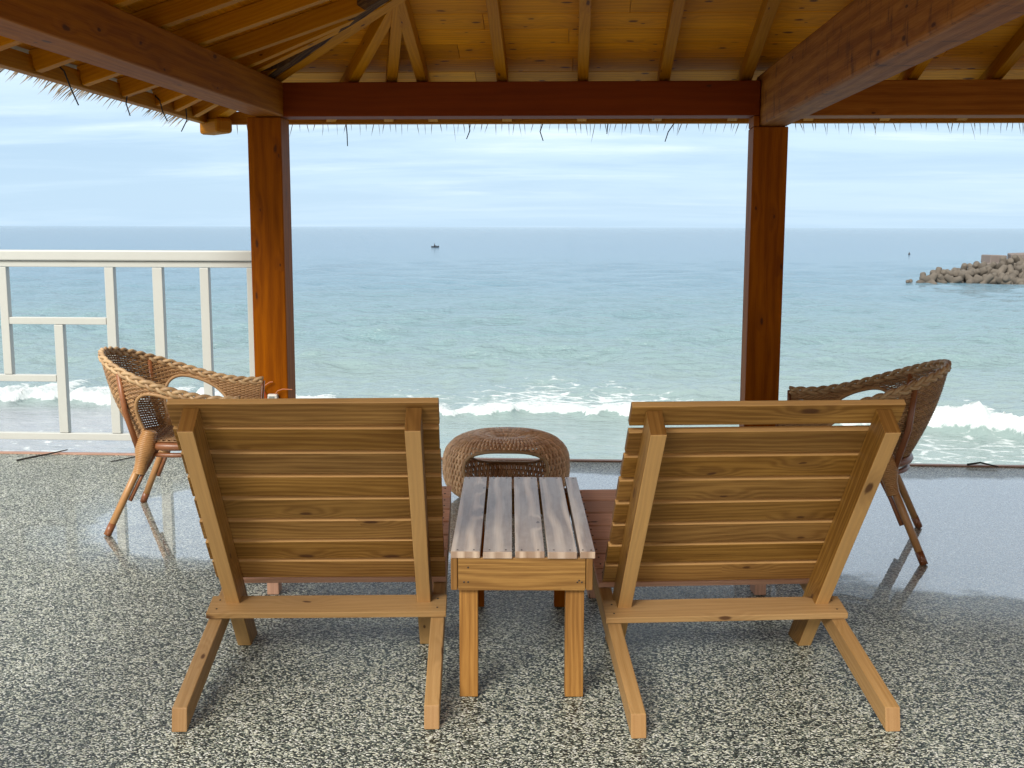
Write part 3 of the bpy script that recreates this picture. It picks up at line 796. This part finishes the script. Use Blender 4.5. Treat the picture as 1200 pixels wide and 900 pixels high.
wc2 = copy_tree(wc); fz = R(164.9); f = Vector((math.cos(fz), math.sin(fz), 0)); wc2.location = Vector((1.537, 4.764, 0)) + f * .335; wc2.rotation_euler = (0, 0, fz)
tag(wc2, 'dark brown wicker armchair standing in the large puddle on the right', 'armchair', 'wicker armchairs')

# ------------------------------------------------------------------ wicker stool
def make_stool():
    t = empty('wicker_stool', (-.315, 5.52, 0), R(-3), label='round low wicker stool with arched openings behind the small table', cat='stool')
    Rm, Hh = .314, .33
    def prof(s):                                        # s 0..1 from top centre over the side to the bottom centre
        a = math.pi * s; e = .62
        r = Rm * math.sin(a) ** .60 if 0 < a < math.pi else 0; z = Hh / 2 + Hh / 2 * math.copysign(abs(math.cos(a)) ** .68, math.cos(a))
        if s < .5: z -= .045 * math.exp(-(r / .085) ** 2)
        return r, z
    # arc-length samples
    ss = [i / 400 for i in range(401)]; pr = [prof(s) for s in ss]; L = [0]
    for a, c in zip(pr, pr[1:]): L.append(L[-1] + math.hypot(c[0] - a[0], c[1] - a[1]))
    def at(q):
        q *= L[-1]
        for i in range(400):
            if L[i + 1] >= q:
                k = (q - L[i]) / max(1e-9, L[i + 1] - L[i]); return (lerp(pr[i][0], pr[i + 1][0], k), lerp(pr[i][1], pr[i + 1][1], k))
        return pr[-1]
    def hole(phi, z, r):
        if r < .20: return False
        for c in (-math.pi / 2, math.pi / 2):
            d = (phi - c + math.pi) % (2 * math.pi) - math.pi
            x = d * .29 / .205; y = (z - .20) / .088
            if abs(x) ** 2.8 + abs(y) ** 2.8 < 1: return True
        return False
    N = 150; K = 58; tabs = [at((k + .5) / (K * 1.0) ) for k in range(K)]
    w = MB()
    for i in range(N):
        phi = 2 * math.pi * i / N; seg = []
        for k, (r, z) in enumerate(tabs):
            if r < .045 and i % 3: 
                continue
            if hole(phi, z, r):
                if len(seg) > 1: w.tube(seg, .0067, 5, False)
                seg = []; continue
            off = .0042 * (1 if (k // 2 + i) % 2 else -1)
            rr = r + off * (.3 if z > Hh * .85 or z < Hh * .15 else 1); zz = z + off * (1 if z > Hh * .85 else (-1 if z < Hh * .15 else 0))
            ph = phi + .10 * math.sin(z / Hh * 2.2) 
            seg.append((rr * math.cos(ph), rr * math.sin(ph), max(zz, .006)))
        if len(seg) > 1: w.tube(seg, .0067, 5, False)
    w.build('woven_body', M['wicker_pink'], t, smooth=True)
    w = MB()
    for k in range(1, K - 1, 2):
        r, z = tabs[k]; seg = []
        for i in range(121):
            phi = 2 * math.pi * i / 120
            if hole(phi, z, r):
                if len(seg) > 1: w.tube(seg, .0052, 4, False)
                seg = []
            else: seg.append((r * math.cos(phi), r * math.sin(phi), max(z, .005)))
        if len(seg) > 1: w.tube(seg, .0052, 4, False)
    w.build('woven_rings', M['wicker'], t, smooth=True)
    for c in (-math.pi / 2, math.pi / 2):
        pts = []
        for i in range(49):
            a = 2 * math.pi * i / 48; cx, sy = math.cos(a), math.sin(a)
            x = math.copysign(abs(cx) ** (2 / 2.8), cx); y = math.copysign(abs(sy) ** (2 / 2.8), sy)
            d = x * .205 / .29; z = .20 + y * .088
            rr = min((abs(z - q[1]) + (0 if q[0] > .15 else 9), q[0]) for q in pr)[1]
            ph = c + d + .10 * math.sin(z / Hh * 2.2); pts.append((rr * math.cos(ph), rr * math.sin(ph), z))
        b = MB(); b.tube(pts, .0088, 7, False); b.build('opening_edge', M['braid'], t, smooth=True)
    return t
make_stool()

# ------------------------------------------------------------------ twigs on the floor
def twig(pts, r, label):
    o = pts[0]; b = MB(); b.tube([(Vector(p) - Vector(o)) for p in pts], r, 6); q = b.build('twig', M['stem'], None); q.location = o
    tag(q, label, 'twig', 'fallen twigs along the terrace edge')
twig([(-3.22, 6.20, .006), (-3.16, 6.27, .012), (-3.11, 6.36, .012), (-3.03, 6.45, .022)], [.005, .006, .005, .003], 'dark twig on the floor edge below the left part of the railing')
twig([(-2.66, 6.20, .006), (-2.58, 6.30, .010), (-2.50, 6.40, .014), (-2.44, 6.46, .02)], [.003, .004, .003, .002], 'thin twig on the floor edge just left of the left wicker armchair')
twig([(2.30, 6.40, .014), (2.38, 6.42, .022), (2.46, 6.36, .012)], [.007, .006, .004], 'short dark twig on the edging at the far right')

# ------------------------------------------------------------------ breakwater
def tetra_mesh():
    import bmesh
    bm = bmesh.new()
    dirs = [Vector((0, 0, 1)), Vector((.943, 0, -.333)), Vector((-.471, .816, -.333)), Vector((-.471, -.816, -.333))]
    for d in dirs:
        rot = Vector((0, 0, 1)).rotation_difference(d).to_matrix().to_4x4()
        rings = [(-.1, .46), (.35, .46), (.8, .40), (1.12, .36), (1.22, .31), (1.26, .18)]
        prev = None
        for (h, r) in rings:
            ring = [bm.verts.new(rot @ Vector((r * math.cos(a), r * math.sin(a), h))) for a in [2 * math.pi * k / 12 for k in range(12)]]
            if prev:
                for k in range(12): bm.faces.new((prev[k], prev[(k + 1) % 12], ring[(k + 1) % 12], ring[k]))
            prev = ring
        bm.faces.new(prev)
    me = bpy.data.meshes.new('tetrapod'); bm.to_mesh(me); bm.free(); me.polygons.foreach_set('use_smooth', [True] * len(me.polygons)); me.materials.append(M['tetra']); return me
tm = tetra_mesh(); rnd = random.Random(12)
def tetra(x, y, z, s, label, group='concrete tetrapods of the breakwater'):
    o = bpy.data.objects.new('tetrapod', tm); COL.objects.link(o); o.location = (x, y, SEA + z); o.scale = (s, s, s)
    o.rotation_euler = (rnd.uniform(0, 6.3), rnd.uniform(0, 6.3), rnd.uniform(0, 6.3)); tag(o, label, 'tetrapod', group); return o
tetra(36.6, 122.2, -.05, .55, 'small lone tetrapod awash at the tip of the breakwater', None)
for i in range(26):
    fx = i / 25; x = 38.2 + fx * 21
    top = np.interp(x, [38.2, 40.5, 43, 46, 49, 60], [.3, .85, 1.3, 1.8, 2.1, 2.4])
    for row in range(4):
        y = 122.5 + row * 1.7 + rnd.uniform(-.4, .4)
        zz = min(top, .25 + row * .75) * rnd.uniform(.8, 1.05)
        if row * .75 > top + .3: continue
        tetra(x + rnd.uniform(-.4, .4) + row * .25, y, zz, rnd.uniform(.78, 1.0), 'grey brown concrete tetrapod piled on the breakwater in the sea')
blk = MB(); 
for k in range(6):
    bw, bh = rnd.uniform(.9, 1.5), rnd.uniform(.34, .5)
    bo = MB(); bo.box((-bw, -.9, -bh), (bw, .9, bh)); o = bo.build('concrete_block', M['tetra_pink'], None, .10)
    o.location = (47.6 + (k % 3) * 2.9 + rnd.uniform(-.2, .2) + (k // 3) * .7, 129.5 + rnd.uniform(-.6, .6), SEA + 1.7 + .85 * (k // 3) + rnd.uniform(-.1, .1)); o.rotation_euler = (rnd.uniform(-.06, .06), rnd.uniform(-.05, .05), rnd.uniform(-.35, .35)); tag(o, 'pale pinkish concrete block on top of the breakwater', 'concrete block', 'concrete blocks crowning the breakwater')

# ------------------------------------------------------------------ small boat, buoys
def boat():
    t = empty('small_boat', (-39.2, 323, SEA + .02), R(8), label='tiny dark boat far out on the sea', cat='boat')
    v = []; n = 13
    for i in range(n):
        s = i / (n - 1) * 2 - 1; w = .42 * (1 - abs(s) ** 2.4); x = s * 1.15; sheer = .30 + .16 * s * s
        v += [(x, -w, sheer), (x, -w * .6, -.05), (x, w * .6, -.05), (x, w, sheer), (x, w * .85, sheer - .03), (x, -w * .85, sheer - .03)]
    f = []
    for i in range(n - 1):
        for k in range(6): f.append((i * 6 + k, i * 6 + (k + 1) % 6, (i + 1) * 6 + (k + 1) % 6, (i + 1) * 6 + k))
    f += [tuple(range(6)), tuple(reversed(range((n - 1) * 6, n * 6)))]
    me = bpy.data.meshes.new('hull'); me.from_pydata(v, [], f); me.materials.append(M['black']); o = bpy.data.objects.new('hull', me); COL.objects.link(o); o.parent = t
    b = MB(); b.tube([(-.2, 0, .2), (-.2, 0, .5), (-.18, 0, .75), (-.15, 0, .86), (-.14, 0, .96), (-.14, 0, 1.08), (-.14, 0, 1.14)], [.2, .19, .17, .07, .1, .1, .03], 8)
    b.tube([(-.18, .15, .7), (.05, .25, .5), (.3, .2, .48)], [.06, .05, .04], 6); b.tube([(-.18, -.15, .7), (.05, -.25, .5), (.3, -.2, .48)], [.06, .05, .04], 6)
    b.tube([(-.2, .1, .3), (.25, .14, .5), (.6, .12, .3)], [.1, .08, .06], 6); b.tube([(-.2, -.1, .3), (.25, -.14, .5), (.6, -.12, .3)], [.1, .08, .06], 6)
    p = b.build('person', M['black'], None, smooth=True); p.location = t.location; p.rotation_euler = (0, 0, R(8)); tag(p, 'dark seated figure in the tiny boat far out on the sea', 'person')
    b = MB(); b.tube([(.85, 0, .3), (.85, 0, .62), (.85, 0, .7)], [.05, .05, .02], 6); b.build('bow_post', M['black'], t)
boat()
def buoy(x, y, label, s=.22):
    b = MB(); b.tube([(0, 0, -.2), (0, 0, 0), (0, 0, .25), (0, 0, .4), (0, 0, .55), (0, 0, .6)], [s * .5, s, s * .95, s * .5, s * .3, s * .1], 10); o = b.build('buoy', M['black'], None, smooth=True)
    o.location = (x, y, SEA); tag(o, label, 'buoy', 'dark buoys floating on the sea')
buoy(76, 255, 'dark buoy floating beyond the tip of the breakwater')
buoy(-98, 345, 'dark buoy just above the handrail, left of the left post')

# ------------------------------------------------------------------ sky and sun
SUN_EL, SUN_AZ = R(36), R(203)          # azimuth clockwise from +Y
w = bpy.data.worlds.new('World'); S.world = w; w.use_nodes = True; nt = w.node_tree; nt.nodes.clear()
class WT(NT):
    def __init__(s, t): s.t = t
t = WT(nt)
out = nt.nodes.new('ShaderNodeOutputWorld'); bg = nt.nodes.new('ShaderNodeBackground')
sky = nt.nodes.new('ShaderNodeTexSky'); sky.sky_type = 'NISHITA'; sky.sun_disc = False; sky.sun_elevation = SUN_EL; sky.sun_rotation = SUN_AZ
sky.air_density = 1.3; sky.dust_density = .6; sky.ozone_density = 2.
tc = t.n('ShaderNodeTexCoord').outputs['Generated']
sx = t.n('ShaderNodeSeparateXYZ'); t.l(tc, sx.inputs[0])
zc = t.math('MAXIMUM', sx.outputs[2], .0)
den = t.math('ADD', zc, .09)
cv = t.n('ShaderNodeCombineXYZ'); t.l(t.math('DIVIDE', sx.outputs[0], den), cv.inputs[0]); t.l(t.math('DIVIDE', sx.outputs[1], den), cv.inputs[1])
P = cv.outputs[0]
n1 = t.noise(t.mapping(P, (.30, .72, 1), loc=(3.1, 1.7, 0), rot=(0, 0, .10)), 1, 7, .62, .5)
n2 = t.noise(t.mapping(P, (.50, 1.35, 1), loc=(9.3, 4.2, 0), rot=(0, 0, -.06)), 1, 6, .6, .3)
veil = t.sstep(n1, .38, .62)
streaks = t.math('MULTIPLY', t.sstep(n2, .48, .74), t.sstep(n1, .38, .60))
cloud = t.mix(veil, (4.6, 6.6, 8.9), (6.3, 8.3, 10.3))
cloud = t.mix(t.math('MULTIPLY', streaks, .85), cloud, (9.6, 10.9, 12.0))
hz_ = t.sstep(zc, .11, .0)
cloud = t.mix(t.math('MULTIPLY', hz_, .75), cloud, (5.3, 7.6, 9.8))
up_ = t.sstep(zc, .05, .26)
cloud = t.mix(t.math('MULTIPLY', up_, .75), cloud, (10.2, 11.4, 12.6))
beh = t.math('MULTIPLY', t.sstep(sx.outputs[1], .25, -.45), .8)
cloud = t.mix(beh, cloud, (9.0, 8.2, 7.2))
over = t.sstep(zc, .32, .62)
cloud = t.mix(t.math('MULTIPLY', over, .8), cloud, (11.5, 11., 10.4))
mixc = t.mix(.86, sky.outputs[0], cloud)
t.l(mixc, bg.inputs[0]); bg.inputs[1].default_value = .058
t.l(bg.outputs[0], out.inputs[0])
sd = bpy.data.lights.new('sun', 'SUN'); sd.energy = 2.4; sd.angle = R(26); sd.color = (1, .94, .85)
so = bpy.data.objects.new('sun', sd); COL.objects.link(so)
dv = Vector((math.sin(SUN_AZ) * math.cos(SUN_EL), math.cos(SUN_AZ) * math.cos(SUN_EL), math.sin(SUN_EL)))
so.rotation_euler = dv.to_track_quat('Z', 'Y').to_euler(); so.location = (0, 0, 12)

# ------------------------------------------------------------------ camera
F_ = 1300.; psi, al, rho = R(2.97), R(8.06), R(.14)
fw = Vector((-math.sin(psi) * math.cos(al), math.cos(psi) * math.cos(al), -math.sin(al)))
rt = Vector((math.cos(psi), math.sin(psi), 0)); up = rt.cross(fw)
r2 = rt * math.cos(rho) + up * math.sin(rho); u2 = up * math.cos(rho) - rt * math.sin(rho)
cam = bpy.data.cameras.new('camera'); co = bpy.data.objects.new('camera', cam); COL.objects.link(co)
cam.sensor_fit = 'HORIZONTAL'; cam.sensor_width = 36; cam.lens = F_ / 1200 * 36; cam.clip_start = .05; cam.clip_end = 60000
m3 = Matrix((r2, u2, -fw)).transposed(); co.matrix_world = Matrix.Translation((0, 0, 1.365)) @ m3.to_4x4()
S.camera = co
S.view_settings.view_transform = 'Standard'; S.view_settings.look = 'None'; S.view_settings.gamma = 1; S.view_settings.use_curve_mapping = False
S.view_settings.exposure = .95
S.render.engine = 'CYCLES'
S.cycles.max_bounces = 6; S.cycles.diffuse_bounces = 4; S.cycles.glossy_bounces = 3; S.cycles.transmission_bounces = 1; S.cycles.volume_bounces = 0
